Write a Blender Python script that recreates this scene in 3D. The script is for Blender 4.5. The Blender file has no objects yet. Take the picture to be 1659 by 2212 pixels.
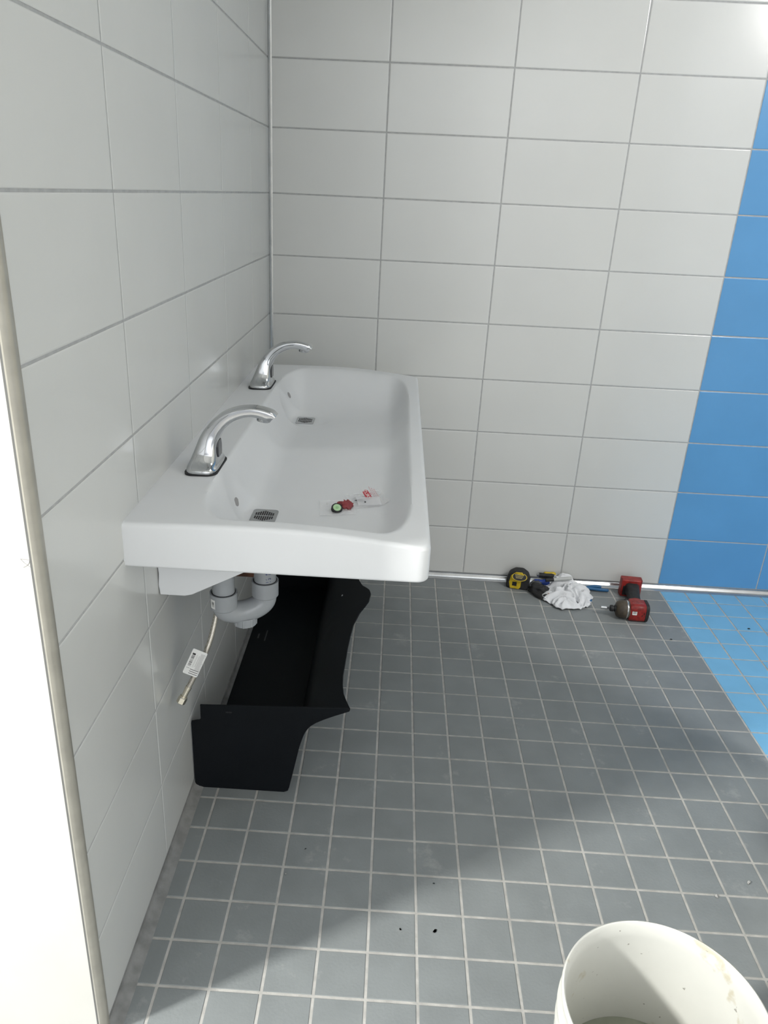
import bpy, bmesh, math, random
from mathutils import Vector, Matrix, noise
random.seed(7)
PI = math.pi
S = bpy.context.scene
COL = S.collection

# ------------------------------------------------------------ camera, light, exposure
cam = bpy.data.cameras.new('camera'); co = bpy.data.objects.new('camera', cam); COL.objects.link(co)
Y_, P_, R_ = 0.021483914621, -0.406730468098, -0.0476071
Rz = Matrix.Rotation(Y_, 3, 'Z'); Rx = Matrix.Rotation(P_, 3, 'X'); Ry = Matrix.Rotation(R_, 3, 'Y')
Rm = Rz @ Rx @ Ry @ Matrix.Rotation(PI/2, 3, 'X')      # blender camera looks down -Z
co.matrix_world = Matrix.Translation((0.463405, -2.872762, 1.456110)) @ Rm.to_4x4()
cam.sensor_fit = 'VERTICAL'; cam.sensor_height = 24.0
cam.lens = 24.0*1660.3537/2212
cam.shift_x = 31.4376/2212; cam.shift_y = 25.9777/2212
cam.clip_start = 0.02
S.camera = co
S.view_settings.view_transform = 'Standard'; S.view_settings.look = 'None'
S.view_settings.gamma = 1; S.view_settings.use_curve_mapping = False
S.view_settings.exposure = 0.12

w = bpy.data.worlds.new('world'); S.world = w; w.use_nodes = True
bgn = w.node_tree.nodes['Background']; bgn.inputs[0].default_value = (0.93, 0.97, 1.0, 1); bgn.inputs[1].default_value = 2.15
_nt = w.node_tree; _tc = _nt.nodes.new('ShaderNodeTexCoord'); _n = _nt.nodes.new('ShaderNodeTexNoise'); _n.inputs['Scale'].default_value = 1.6; _n.inputs['Detail'].default_value = 1.5
_r = _nt.nodes.new('ShaderNodeValToRGB'); _r.color_ramp.elements[0].position = 0.40; _r.color_ramp.elements[0].color = (0.30, 0.31, 0.32, 1)
_r.color_ramp.elements[1].position = 0.58; _r.color_ramp.elements[1].color = (1.28, 1.32, 1.35, 1)
_nt.links.new(_tc.outputs['Generated'], _n.inputs['Vector']); _nt.links.new(_n.outputs['Fac'], _r.inputs['Fac']); _nt.links.new(_r.outputs['Color'], bgn.inputs[0])

def lamp(name, loc, target, size, power, col=(1, 1, 1), sy=None):
    L = bpy.data.lights.new(name, 'AREA'); L.energy = power; L.color = col
    L.shape = 'RECTANGLE'; L.size = size; L.size_y = sy or size
    o = bpy.data.objects.new(name, L); COL.objects.link(o); o.location = loc
    o.rotation_euler = (Vector(target)-Vector(loc)).to_track_quat('-Z', 'Y').to_euler()
    return o
lamp('stall_lamp', (2.50, -1.89, 2.46), (1.0, -0.5, 0.1), 0.27, 31, (1.0, 0.98, 0.95), 0.45)
lamp('hall_lamp', (-2.35, -3.38, 2.62), (0.6, -1.9, 0.0), 0.26, 190, (1.0, 0.99, 0.94))
lamp('overhead_fill', (1.35, -1.25, 2.70), (1.35, -1.25, 0), 0.9, 6, (0.96, 0.98, 1.0), 0.9)  # added soft fill from above for the basin top, not a fixture of the room

# ------------------------------------------------------------ materials
def mat(name, col, rough=0.5, metal=0.0, spec=0.5, noise_amt=0.0, noise_scale=20, bump=0.0, bump_scale=60, alpha=1.0, trans=0.0, ior=1.45, col2=None, coat=0.0):
    m = bpy.data.materials.new(name); m.use_nodes = True
    nt = m.node_tree; b = nt.nodes['Principled BSDF']
    b.inputs['Base Color'].default_value = (*col, 1); b.inputs['Roughness'].default_value = rough
    b.inputs['Metallic'].default_value = metal; b.inputs['Specular IOR Level'].default_value = spec
    b.inputs['Alpha'].default_value = alpha; b.inputs['Transmission Weight'].default_value = trans
    b.inputs['IOR'].default_value = ior; b.inputs['Coat Weight'].default_value = coat
    tc = nt.nodes.new('ShaderNodeTexCoord')
    if noise_amt or col2:
        n = nt.nodes.new('ShaderNodeTexNoise'); n.inputs['Scale'].default_value = noise_scale; n.inputs['Detail'].default_value = 6
        nt.links.new(tc.outputs['Object'], n.inputs['Vector'])
        r = nt.nodes.new('ShaderNodeValToRGB')
        c2 = col2 or tuple(max(0, c*(1-noise_amt)) for c in col)
        r.color_ramp.elements[0].position = 0.35; r.color_ramp.elements[0].color = (*c2, 1)
        r.color_ramp.elements[1].position = 0.62; r.color_ramp.elements[1].color = (*col, 1)
        nt.links.new(n.outputs['Fac'], r.inputs['Fac']); nt.links.new(r.outputs['Color'], b.inputs['Base Color'])
    if bump:
        n2 = nt.nodes.new('ShaderNodeTexNoise'); n2.inputs['Scale'].default_value = bump_scale; n2.inputs['Detail'].default_value = 3
        nt.links.new(tc.outputs['Object'], n2.inputs['Vector'])
        bp = nt.nodes.new('ShaderNodeBump'); bp.inputs['Strength'].default_value = bump; bp.inputs['Distance'].default_value = 0.002
        nt.links.new(n2.outputs['Fac'], bp.inputs['Height']); nt.links.new(bp.outputs['Normal'], b.inputs['Normal'])
    return m

M = {}
M['wall_tile'] = mat('glazed white tile', (0.59, 0.595, 0.58), 0.19, spec=0.5, noise_amt=0.03, noise_scale=3, bump=0.10, bump_scale=14)
M['blue_tile'] = mat('glazed blue tile', (0.105, 0.30, 0.56), 0.22, noise_amt=0.06, noise_scale=4, bump=0.10, bump_scale=14)
M['wall_grout'] = mat('grey wall grout', (0.41, 0.415, 0.415), 0.85, noise_amt=0.15, noise_scale=60)
M['floor_tile'] = mat('matte grey floor tile', (0.225, 0.242, 0.246), 0.42, spec=0.4, noise_amt=0.10, noise_scale=9, bump=0.25, bump_scale=160)
M['floor_blue'] = mat('matte blue floor tile', (0.18, 0.43, 0.66), 0.45, spec=0.4, noise_amt=0.06, noise_scale=9, bump=0.25, bump_scale=160)
M['floor_grout'] = mat('pale floor grout', (0.46, 0.45, 0.43), 0.9, noise_amt=0.22, noise_scale=35, bump=0.4, bump_scale=200)
M['cove_grey'] = mat('grey cove grout', (0.26, 0.26, 0.255), 0.6, noise_amt=0.3, noise_scale=30, bump=0.3, bump_scale=80)
M['paint'] = mat('white painted plaster', (0.60, 0.59, 0.55), 0.55, noise_amt=0.05, noise_scale=5, bump=0.15, bump_scale=30)
M['alu'] = mat('brushed aluminium trim', (0.50, 0.51, 0.52), 0.25, metal=0.9, noise_amt=0.1, noise_scale=20)
M['edge_trim'] = mat('cream edge trim', (0.36, 0.345, 0.30), 0.3, metal=0.25, noise_amt=0.12, noise_scale=25)
M['dark_gap'] = mat('dark joint', (0.05, 0.05, 0.05), 0.8)
M['sink'] = mat('white solid surface', (0.70, 0.71, 0.722), 0.34, spec=0.45, noise_amt=0.02, noise_scale=8, bump=0.05, bump_scale=150)
M['chrome'] = mat('polished chrome', (0.55, 0.56, 0.57), 0.05, metal=1.0)
M['rubber'] = mat('black rubber', (0.012, 0.012, 0.013), 0.55)
M['sensor'] = mat('smoked sensor window', (0.05, 0.05, 0.055), 0.15)
M['steel'] = mat('stainless strainer', (0.50, 0.51, 0.52), 0.25, metal=0.85)
M['black_plastic'] = mat('textured black plastic', (0.004, 0.0055, 0.0075), 0.5, spec=0.2, bump=0.3, bump_scale=500, noise_amt=0.2, noise_scale=7)
M['pvc'] = mat('grey drain plastic', (0.30, 0.315, 0.33), 0.16, noise_amt=0.06, noise_scale=30)
M['wood'] = mat('reddish brown board', (0.12, 0.045, 0.022), 0.6, noise_amt=0.5, noise_scale=30)
M['label_white'] = mat('white paper label', (0.72, 0.72, 0.70), 0.5)
M['ink'] = mat('black printing ink', (0.03, 0.03, 0.03), 0.6)
M['ink_grey'] = mat('grey printing ink', (0.32, 0.31, 0.31), 0.6)
M['ink_blue'] = mat('blue pipe marking', (0.02, 0.03, 0.15), 0.6)
M['nut'] = mat('nickel plated nut', (0.62, 0.58, 0.48), 0.25, metal=0.9)
M['bucket'] = mat('white bucket plastic', (0.62, 0.62, 0.585), 0.38, noise_amt=0.05, noise_scale=9)
M['water'] = mat('murky water', (0.36, 0.38, 0.31), 0.08, noise_amt=0.2, noise_scale=14)
M['red_plastic'] = mat('scuffed red plastic', (0.30, 0.022, 0.018), 0.42, noise_amt=0.45, noise_scale=60)
M['black_grip'] = mat('black grip rubber', (0.022, 0.022, 0.023), 0.65, noise_amt=0.4, noise_scale=80)
M['brown_nose'] = mat('grimy brown gear case', (0.085, 0.065, 0.045), 0.5, noise_amt=0.5, noise_scale=50)
M['yellow'] = mat('yellow plastic', (0.62, 0.44, 0.02), 0.42, noise_amt=0.25, noise_scale=60)
M['orange'] = mat('orange plastic', (0.45, 0.13, 0.03), 0.5, noise_amt=0.3, noise_scale=60)
M['blue_grip'] = mat('blue handle grip', (0.015, 0.10, 0.24), 0.4)
M['royal_blue'] = mat('royal blue plastic', (0.012, 0.05, 0.30), 0.4)
M['cloth'] = mat('white cotton rag', (0.72, 0.73, 0.75), 0.9, spec=0.2, bump=0.5, bump_scale=90)
M['red_gasket'] = mat('dark red rubber', (0.25, 0.03, 0.035), 0.5, noise_amt=0.3, noise_scale=200)
M['green_plastic'] = mat('pale green plastic', (0.42, 0.62, 0.36), 0.5)
M['print_red'] = mat('red printing', (0.42, 0.03, 0.045), 0.6)
M['film'] = mat('clear plastic film', (0.95, 0.95, 0.96), 0.12, alpha=0.30)
M['crumb_white'] = mat('pale plaster crumb', (0.42, 0.42, 0.41), 0.9)
M['crumb_dark'] = mat('dark grit', (0.02, 0.03, 0.035), 0.8)
M['dark_grey'] = mat('dark grey plastic', (0.05, 0.052, 0.055), 0.5)

# floor dust on the tiles beside the left wall, scuffs: soft noise patches that lighten the tile a little
def add_dust(m, strength, scale, thresh):
    nt = m.node_tree; b = nt.nodes['Principled BSDF']
    src = b.inputs['Base Color'].links[0].from_socket
    tc = nt.nodes.new('ShaderNodeTexCoord')
    n = nt.nodes.new('ShaderNodeTexNoise'); n.inputs['Scale'].default_value = scale; n.inputs['Detail'].default_value = 8; n.inputs['Roughness'].default_value = 0.7
    nt.links.new(tc.outputs['Object'], n.inputs['Vector'])
    r = nt.nodes.new('ShaderNodeValToRGB'); r.color_ramp.elements[0].position = thresh; r.color_ramp.elements[1].position = thresh+0.12
    r.color_ramp.elements[0].color = (0, 0, 0, 1); r.color_ramp.elements[1].color = (strength,)*3+(1,)
    nt.links.new(n.outputs['Fac'], r.inputs['Fac'])
    mx = nt.nodes.new('ShaderNodeMixRGB'); mx.inputs[2].default_value = (0.5, 0.5, 0.49, 1)
    nt.links.new(r.outputs['Color'], mx.inputs[0]); nt.links.new(src, mx.inputs[1])
    nt.links.new(mx.outputs[0], b.inputs['Base Color'])
add_dust(M['floor_tile'], 0.35, 7, 0.60)

# braided hose
m = mat('braided steel hose', (0.55, 0.52, 0.46), 0.35, metal=0.8); nt = m.node_tree; b = nt.nodes['Principled BSDF']
tc = nt.nodes.new('ShaderNodeTexCoord'); ck = nt.nodes.new('ShaderNodeTexChecker'); ck.inputs['Scale'].default_value = 900
ck.inputs[1].default_value = (0.62, 0.59, 0.52, 1); ck.inputs[2].default_value = (0.22, 0.20, 0.17, 1)
nt.links.new(tc.outputs['Object'], ck.inputs[0]); nt.links.new(ck.outputs[0], b.inputs['Base Color']); M['braid'] = m

# bucket stains
def add_stains(m, col, scale, thresh, width=0.05, amt=0.8):
    nt = m.node_tree; b = nt.nodes['Principled BSDF']; src = b.inputs['Base Color'].links[0].from_socket
    tc = nt.nodes.new('ShaderNodeTexCoord'); n = nt.nodes.new('ShaderNodeTexNoise')
    n.inputs['Scale'].default_value = scale; n.inputs['Detail'].default_value = 5
    nt.links.new(tc.outputs['Object'], n.inputs['Vector'])
    r = nt.nodes.new('ShaderNodeValToRGB'); r.color_ramp.elements[0].position = thresh; r.color_ramp.elements[1].position = thresh+width
    r.color_ramp.elements[0].color = (0, 0, 0, 1); r.color_ramp.elements[1].color = (amt,)*3+(1,)
    nt.links.new(n.outputs['Fac'], r.inputs['Fac'])
    mx = nt.nodes.new('ShaderNodeMixRGB'); mx.inputs[2].default_value = (*col, 1)
    nt.links.new(r.outputs['Color'], mx.inputs[0]); nt.links.new(src, mx.inputs[1]); nt.links.new(mx.outputs[0], b.inputs['Base Color'])
add_stains(M['bucket'], (0.42, 0.36, 0.22), 17, 0.615, 0.05, 0.55)
add_stains(M['bucket'], (0.12, 0.11, 0.09), 75, 0.705, 0.03, 0.8)

# ------------------------------------------------------------ helpers
def tag(o, label=None, cat=None, group=None, kind=None):
    if label: o['label'] = label
    if cat: o['category'] = cat
    if group: o['group'] = group
    if kind: o['kind'] = kind
    return o
def thing(name, loc, label, cat, group=None, rz=0):
    o = bpy.data.objects.new(name, None); COL.objects.link(o); o.location = loc; o.rotation_euler = (0, 0, rz)
    o.empty_display_size = 0.05
    return tag(o, label, cat, group)
class MB:
    """collects geometry in world (or thing-local) coordinates; build() links ONE mesh object"""
    def __init__(s): s.v = []; s.f = []; s.m = []
    def add(s, verts, faces, mi=0):
        n = len(s.v); s.v += [tuple(v) for v in verts]; s.f += [tuple(i+n for i in f) for f in faces]; s.m += [mi]*len(faces)
    def box(s, a, b, mi=0):
        x0, y0, z0 = a; x1, y1, z1 = b
        s.add([(x0,y0,z0),(x1,y0,z0),(x1,y1,z0),(x0,y1,z0),(x0,y0,z1),(x1,y0,z1),(x1,y1,z1),(x0,y1,z1)],
              [(0,3,2,1),(4,5,6,7),(0,1,5,4),(1,2,6,5),(2,3,7,6),(3,0,4,7)], mi)
    def loft(s, rings, cap0=True, cap1=True, mi=0, closed=True):
        n = len(rings[0]); vs = [p for r in rings for p in r]; fs = []
        for i in range(len(rings)-1):
            for j in range(n if closed else n-1):
                k = (j+1) % n
                fs.append((i*n+j, i*n+k, (i+1)*n+k, (i+1)*n+j))
        if cap0: fs.append(tuple(reversed(range(n))))
        if cap1: fs.append(tuple((len(rings)-1)*n+j for j in range(n)))
        s.add(vs, fs, mi)
    def tube(s, pts, rad, n=16, mi=0, caps=True):
        pts = [Vector(p) for p in pts]; rings = []; up = None
        for i, p in enumerate(pts):
            t = (pts[min(i+1, len(pts)-1)]-pts[max(i-1, 0)]).normalized()
            if up is None:
                up = Vector((0, 0, 1)) if abs(t.z) < 0.9 else Vector((1, 0, 0))
            sd = t.cross(up).normalized(); up = sd.cross(t).normalized()
            r = rad[i] if isinstance(rad, (list, tuple)) else rad
            rings.append([p+(sd*math.cos(a)+up*math.sin(a))*r for a in [2*PI*k/n for k in range(n)]])
        s.loft(rings, caps, caps, mi)
    def lathe(s, prof, c=(0,0,0), n=64, mi=0, axis='Z'):
        rings = []
        for r, z in prof:
            ring = []
            for k in range(n):
                a = 2*PI*k/n; u, v = r*math.cos(a), r*math.sin(a)
                if axis == 'Z': ring.append((c[0]+u, c[1]+v, c[2]+z))
                elif axis == 'X': ring.append((c[0]+z, c[1]+u, c[2]+v))
                else: ring.append((c[0]+u, c[1]+z, c[2]+v))
            rings.append(ring)
        s.loft(rings, True, True, mi)
    def prism(s, poly, axis, a, b, mi=0):
        """poly: 2D points; axis 'Y' -> (x,z), 'X' -> (y,z), 'Z' -> (x,y)"""
        def P(p, t): return (p[0], t, p[1]) if axis == 'Y' else ((t, p[0], p[1]) if axis == 'X' else (p[0], p[1], t))
        s.loft([[P(p, a) for p in poly], [P(p, b) for p in poly]], True, True, mi)
    def build(s, name, mats, parent=None, smooth=True, bevel=0, seg=2, sub=0, ang=35):
        me = bpy.data.meshes.new(name); me.from_pydata(s.v, [], s.f)
        if not isinstance(mats, (list, tuple)): mats = [mats]
        for q in mats: me.materials.append(q)
        me.polygons.foreach_set('material_index', s.m)
        bm = bmesh.new(); bm.from_mesh(me); bmesh.ops.recalc_face_normals(bm, faces=bm.faces); bm.to_mesh(me); bm.free()
        o = bpy.data.objects.new(name, me); COL.objects.link(o)
        if parent: o.parent = parent
        if bevel:
            md = o.modifiers.new('b', 'BEVEL'); md.width = bevel; md.segments = seg; md.limit_method = 'ANGLE'; md.angle_limit = math.radians(30)
        if sub:
            md = o.modifiers.new('s', 'SUBSURF'); md.levels = sub; md.render_levels = sub
        if smooth:
            me.polygons.foreach_set('use_smooth', [True]*len(me.polygons))
            try: me.set_sharp_from_angle(angle=math.radians(ang))
            except Exception: pass
        me.update(); return o
def struct(o): o['kind'] = 'structure'; return o
def text_mesh(name, txt, size, depth, mt, parent, matrix, align='CENTER'):
    cu = bpy.data.curves.new('t', 'FONT'); cu.body = txt; cu.size = size; cu.extrude = depth; cu.align_x = align; cu.align_y = 'CENTER'
    t = bpy.data.objects.new('t', cu); COL.objects.link(t)
    bpy.context.view_layer.update()
    me = bpy.data.meshes.new_from_object(t.evaluated_get(bpy.context.evaluated_depsgraph_get()))
    bpy.data.objects.remove(t); bpy.data.curves.remove(cu)
    me.transform(matrix); me.materials.clear(); me.materials.append(mt)
    o = bpy.data.objects.new(name, me); COL.objects.link(o); o.parent = parent; return o
def smooth(t): t = max(0, min(1, t)); return t*t*(3-2*t)
def interp(x, pts):
    if x <= pts[0][0]: return pts[0][1]
    for (a, b), (c, d) in zip(pts, pts[1:]):
        if x <= c: return b+(d-b)*(x-a)/(c-a)
    return pts[-1][1]
def cr(pts, n):
    """Catmull-Rom through tuples"""
    out = []; P = [pts[0]]+list(pts)+[pts[-1]]
    for i in range(1, len(P)-2):
        for k in range(n):
            t = k/n; out.append(tuple(0.5*((2*b)+(-a+c)*t+(2*a-5*b+4*c-d)*t*t+(-a+3*b-3*c+d)*t**3) for a, b, c, d in zip(P[i-1], P[i], P[i+1], P[i+2])))
    out.append(tuple(pts[-1])); return out

# ------------------------------------------------------------ tiled surfaces
PW, PH, ZB, XA, YC = 0.403, 0.202426, 0.225609, 0.396384, -0.343652
PF, FX, FY = 0.102984, 0.065634, -1.339169
H = 2.75
def tiled(mb, us, vs, place, gap, edge, matf, t=0.0012):
    """us, vs: joint lines; place(u, v, h) -> point with h the height above grout"""
    g = gap/2
    for i in range(len(us)-1):
        for j in range(len(vs)-1):
            u0, u1, v0, v1 = us[i]+g, us[i+1]-g, vs[j]+g, vs[j+1]-g
            if u1-u0 < 0.004 or v1-v0 < 0.004: continue
            hs = [t+random.uniform(-1, 1)*0.00015 for _ in range(4)]
            V = []; 
            for ins, hh in ((0, -0.001), (0, t*0.45), (edge*0.4, t*0.85), (edge, None)):
                for k, (u, v) in enumerate(((u0+ins, v0+ins), (u1-ins, v0+ins), (u1-ins, v1-ins), (u0+ins, v1-ins))):
                    V.append(place(u, v, hs[k] if hh is None else hh))
            F = []
            for L in range(3):
                for k in range(4):
                    F.append((L*4+k, L*4+(k+1) % 4, L*4+4+(k+1) % 4, L*4+4+k))
            F.append((12, 13, 14, 15))
            mb.add(V, F, matf(0.5*(u0+u1), 0.5*(v0+v1)))
zs = [0.022]+[ZB+PH*j for j in range(0, 13)]; zs = [z for z in zs if z < H]+[H]
xs = [0.008, XA]+[XA+PW*k for k in range(1, 7)]
mb = MB(); mb.add([(0, 0, 0), (3.2, 0, 0), (3.2, 0, H), (0, 0, H), (0, .1, 0), (3.2, .1, 0), (3.2, .1, H), (0, .1, H)], [(0, 1, 2, 3), (4, 7, 6, 5), (0, 3, 7, 4), (1, 5, 6, 2), (3, 2, 6, 7), (0, 4, 5, 1)], 0)
tiled(mb, xs, zs, lambda u, v, h: (u, -h, v), 0.0045, 0.0028, lambda u, v: 2 if u > XA+3*PW else 1)
struct(mb.build('wall_back', [M['wall_grout'], M['wall_tile'], M['blue_tile']], smooth=False))
ys = [-1.950, YC-PW*3, YC-PW*2, YC-PW, YC, -0.010]
mb = MB(); mb.box((-0.12, -1.950, 0), (-0.0, 0.1, H), 0)
tiled(mb, ys, zs, lambda u, v, h: (h, u, v), 0.0045, 0.0028, lambda u, v: 1)
struct(mb.build('wall_left', [M['wall_grout'], M['wall_tile']], smooth=False))
# plastered wall return facing the camera
mb = MB(); mb.box((-2.6, -1.957, 0), (-0.008, -1.83, H)); endw = struct(mb.build('wall_front', M['paint'], smooth=False))
# edge trim between plaster and tile
mb = MB(); prof = []
for k in range(13):
    a = PI+ (PI*0.5)*k/12*1.0
    prof.append((-0.0075-0.0105*math.sin(a+PI/2)*0+0, 0))
prof = [(-0.009, -1.9585), (-0.006, -1.9600), (-0.001, -1.9590), (0.0030, -1.9560), (0.0052, -1.9515), (0.0055, -1.9465), (0.0045, -1.9425), (0.0015, -1.9425), (0.0, -1.945), (-0.009, -1.95)]
mb.prism(prof, 'Z', 0.0, H); struct(mb.build('trim_1', M['edge_trim']))
mb = MB(); mb.box((-0.0125, -1.9578, 0), (-0.0085, -1.9500, H)); mb.box((0.0, -1.9428, 0.0), (0.0009, -1.9385, H))
struct(mb.build('trim_3', mat('dark grey joint sealant', (0.13, 0.13, 0.125), 0.7), smooth=False))
# inside corner trim
mb = MB(); prof = [(0.0, 0.0), (0.0, -0.013), (0.003, -0.0135), (0.0045, -0.009), (0.009, -0.0045), (0.0135, -0.003), (0.013, 0.0)]
mb.prism(prof, 'Z', 0.02, H); struct(mb.build('trim_2', M['alu']))
# cove along back wall
mb = MB(); prof = [(0.0, 0.0), (-0.026, 0.0), (-0.026, 0.002), (-0.020, 0.0035), (-0.013, 0.008), (-0.009, 0.014), (-0.0065, 0.0175), (-0.0035, 0.0185), (-0.0035, 0.0225), (0.0, 0.0225)]
mb.prism(prof, 'X', 0.0, 3.2); struct(mb.build('baseboard_back', M['alu']))
mb = MB(); prof = [(0.0, 0.0), (0.026, 0.0), (0.025, 0.0012), (0.015, 0.004), (0.007, 0.009), (0.004, 0.016), (0.0035, 0.0205), (0.0, 0.0205)]
mb.prism(prof, 'Y', -1.955, 0.0); struct(mb.build('baseboard_left', M['cove_grey']))
# floor
mb = MB(); mb.box((-6.0, -8.0, -0.05), (3.2, 0.1, -0.0014), 0)
fx = [0.022]+[FX+PF*k for k in range(0, 31)]
fy = [FY+PF*k for k in range(-18, 13)]+[-0.022]
tiled(mb, fx, fy, lambda u, v, h: (u, v, h-0.0012), 0.0062, 0.0014, lambda u, v: 2 if u > FX+15*PF else 1)
fx2 = [FX-PF*k for k in range(25, -1, -1)]
tiled(mb, fx2[:-1]+[0.022], [FY+PF*k for k in range(-18, -5)], lambda u, v, h: (u, v, h-0.0012), 0.0062, 0.0014, lambda u, v: 1)
struct(mb.build('floor', [M['floor_grout'], M['floor_tile'], M['floor_blue']], smooth=False))
mb = MB(); mb.box((-2.6, -4.6, H), (3.2, 0.1, H+0.05)); struct(mb.build('ceiling', mat('ceiling paint', (0.80, 0.80, 0.79), 0.9), smooth=False))
# stall side wall, just outside the picture on the right
mb = MB(); mb.box((1.66, -3.1, 0), (1.74, -1.18, H)); struct(mb.build('wall_stall', M['paint'], smooth=False))
mb = MB(); mb.box((3.2, -4.6, 0), (3.3, 0.1, H)); struct(mb.build('wall_right', M['paint'], smooth=False))

# pencil mark on the plaster (hand drawn, like a script letter)
mb = MB()
def stroke(pts, r): mb.tube([(x, -1.9572, z) for x, z in pts], r, 6)
stroke([(-0.0250, 0.9815), (-0.0175, 0.9812), (-0.0125, 0.9808)], 0.00035)
stroke([(-0.0125, 0.9808), (-0.0140, 0.9760), (-0.0170, 0.9725), (-0.0225, 0.9690)], 0.00035)
stroke([(-0.0250, 0.9815), (-0.0205, 0.9760), (-0.0150, 0.9715), (-0.0105, 0.9680)], 0.00025)
pm = mb.build('pencil_mark', M['ink_grey'], endw)

# ------------------------------------------------------------ sink
SX1, SY0, SY1 = 0.548, -1.650, -0.262
DECK = [(0, .9035), (.06, .9055), (.12, .907), (.2, .9085), (.28, .9085), (.34, .907), (.40, .9025), (.46, .897), (.51, .8915), (.55, .887)]
YM = -0.965
def deckz(x):
    return sum(interp(x+d, DECK) for d in (-.03, -.015, 0, .015, .03))/5
def surf(x, y):
    z = surf_raw(x, y)
    for cx, cy in ((0.202, -1.347), (0.202, -0.583)):
        d = math.hypot(x-cx, y-cy)
        if d < 0.085:
            w_ = smooth((0.085-d)/0.045); z = z*(1-w_)+surf_raw(cx, cy)*w_
    return z
def surf_raw(x, y):
    d = deckz(x)
    fl = 0.800+0.016*max(0, (x-.2)/.27)+0.006*max(0, (0.2-x)/.05)
    q = math.sqrt((y-YM)**2+0.03**2)
    fl += 0.040*max(0, 1-q/0.50)**2
    # slight fall at the strainers
    tx = (x-0.110)/0.080 if x < 0.3 else (0.517-x)/0.07
    ty = (y-(SY0+0.029))/0.22 if y < YM else (SY1-0.038-y)/0.30
    tx = max(0, min(1, tx)); ty = max(0, min(1, ty)); p = 2.4
    u = 1-((1-tx)**p+(1-ty)**p)**(1/p)
    if u <= 0: return d
    u = u*u/(u+0.20)*1.20
    u = 1-(1-min(1, u))**2.4
    return d-(d-fl)*u
t_sink = thing('wash_basin', (0.0, YM, 0.82), 'long white two-person wash basin mounted on the left tiled wall', 'sink')
def loc(o, T):   # geometry written in world coordinates -> local to thing T
    o.data.transform(Matrix.Translation(-Vector(T.location))); o.data.update(); return o
nx, ny = 112, 330
mb = MB(); r0 = 0.009
X0, X1, YA, YB = 0.0, SX1, SY0, SY1
cxm, cym = (X0+X1)/2, (YA+YB)/2
def plan(u, v, ins):
    """u,v in 0..1 -> xy inside outline inset by ins, right corners rounded"""
    x = X0+(X1-ins-X0)*u; y = YA+ins+(YB-YA-2*ins)*v
    R = 0.022-ins*0.6
    xr, y0, y1 = X1-ins, YA+ins, YB-ins
    # squeeze toward rounded corner
    for yc, sg in ((y0, -1), (y1, 1)):
        dx = (x-(xr-R))/R; dy = (yc-sg*R-y)*(-sg)/R
        if dx > 0 and dy > 0:
            mx = max(dx, dy); L = math.hypot(dx, dy)
            x = xr-R+dx*mx/L*R; y = yc-sg*R+sg*dy*mx/L*R
    return x, y
def nonu(k, n, a=0.035):   # denser near edges
    t = k/n; return t
V = []; 
us = [0]+[0.5*(1-math.cos(PI*k/nx))*0.35+0.65*k/nx for k in range(1, nx)]+[1]
vs_ = [0]+[0.5*(1-math.cos(PI*k/ny))*0.35+0.65*k/ny for k in range(1, ny)]+[1]
for u in us:
    for v in vs_:
        x, y = plan(u, v, r0); V.append((x, y, surf(x, y)))
NY = ny+1
F = [(i*NY+j, (i+1)*NY+j, (i+1)*NY+j+1, i*NY+j+1) for i in range(nx) for j in range(ny)]
mb.add(V, F)
# rim ring indices (near edge, right edge, far edge, left edge)
ring = [(us[i], 0.0) for i in range(nx+1)]+[(1.0, vs_[j]) for j in range(1, ny+1)]+[(us[i], 1.0) for i in range(nx-1, -1, -1)]
rings = []
for k in range(0, 6):
    a = PI/2*k/5; ins = r0*(1-math.sin(a)); dz = r0*(1-math.cos(a))
    rg = []
    for u, v in ring:
        x, y = plan(u, v, ins); x0_, y0_ = plan(u, v, r0); rg.append((x, y, surf(x0_, y0_)-dz))
    rings.append(rg)
for k in range(0, 5):
    a = PI/2*k/4; rb = 0.007; ins = rb*(1-math.cos(a)); rg = []
    for u, v in ring:
        x, y = plan(u, v, ins); rg.append((x, y, 0.818+rb*(1-math.sin(a))))
    rings.append(rg)
mb.loft(rings, False, False, 0, closed=False)
rg = [plan(u, v, 0.007) for u, v in ring]
ins2 = [plan(u, v, 0.035) for u, v in ring]
mb.loft([[(x, y, 0.818) for x, y in rg], [(x, y, 0.818) for x, y in ins2], [(x*0.9+0.03, y*0.96+YM*0.04, 0.79) for x, y in ins2]], False, True, 0)
body = mb.build('basin_body', M['sink'], ang=40)
bm = bmesh.new(); bm.from_mesh(body.data); bmesh.ops.remove_doubles(bm, verts=bm.verts, dist=0.0002); bmesh.ops.recalc_face_normals(bm, faces=bm.faces); bm.to_mesh(body.data); bm.free()
body.data.polygons.foreach_set('use_smooth', [True]*len(body.data.polygons))
body.parent = t_sink; loc(body, t_sink)
# bracket
mb = MB(); mb.prism([(0.002, 0.793), (0.002, 0.740), (0.0035, 0.715), (0.0015, 0.69), (0.004, 0.667), (0.056, 0.667), (0.071, 0.671), (0.300, 0.793)], 'Y', -1.475, -1.452)
loc(mb.build('support_bracket', M['sink'], t_sink, bevel=0.0015), t_sink)
mb = MB(); mb.prism([(0.002, 0.793), (0.002, 0.667), (0.056, 0.667), (0.071, 0.671), (0.300, 0.793)], 'Y', -0.50, -0.477)
loc(mb.build('support_bracket', M['sink'], t_sink, bevel=0.0015), t_sink)
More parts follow.
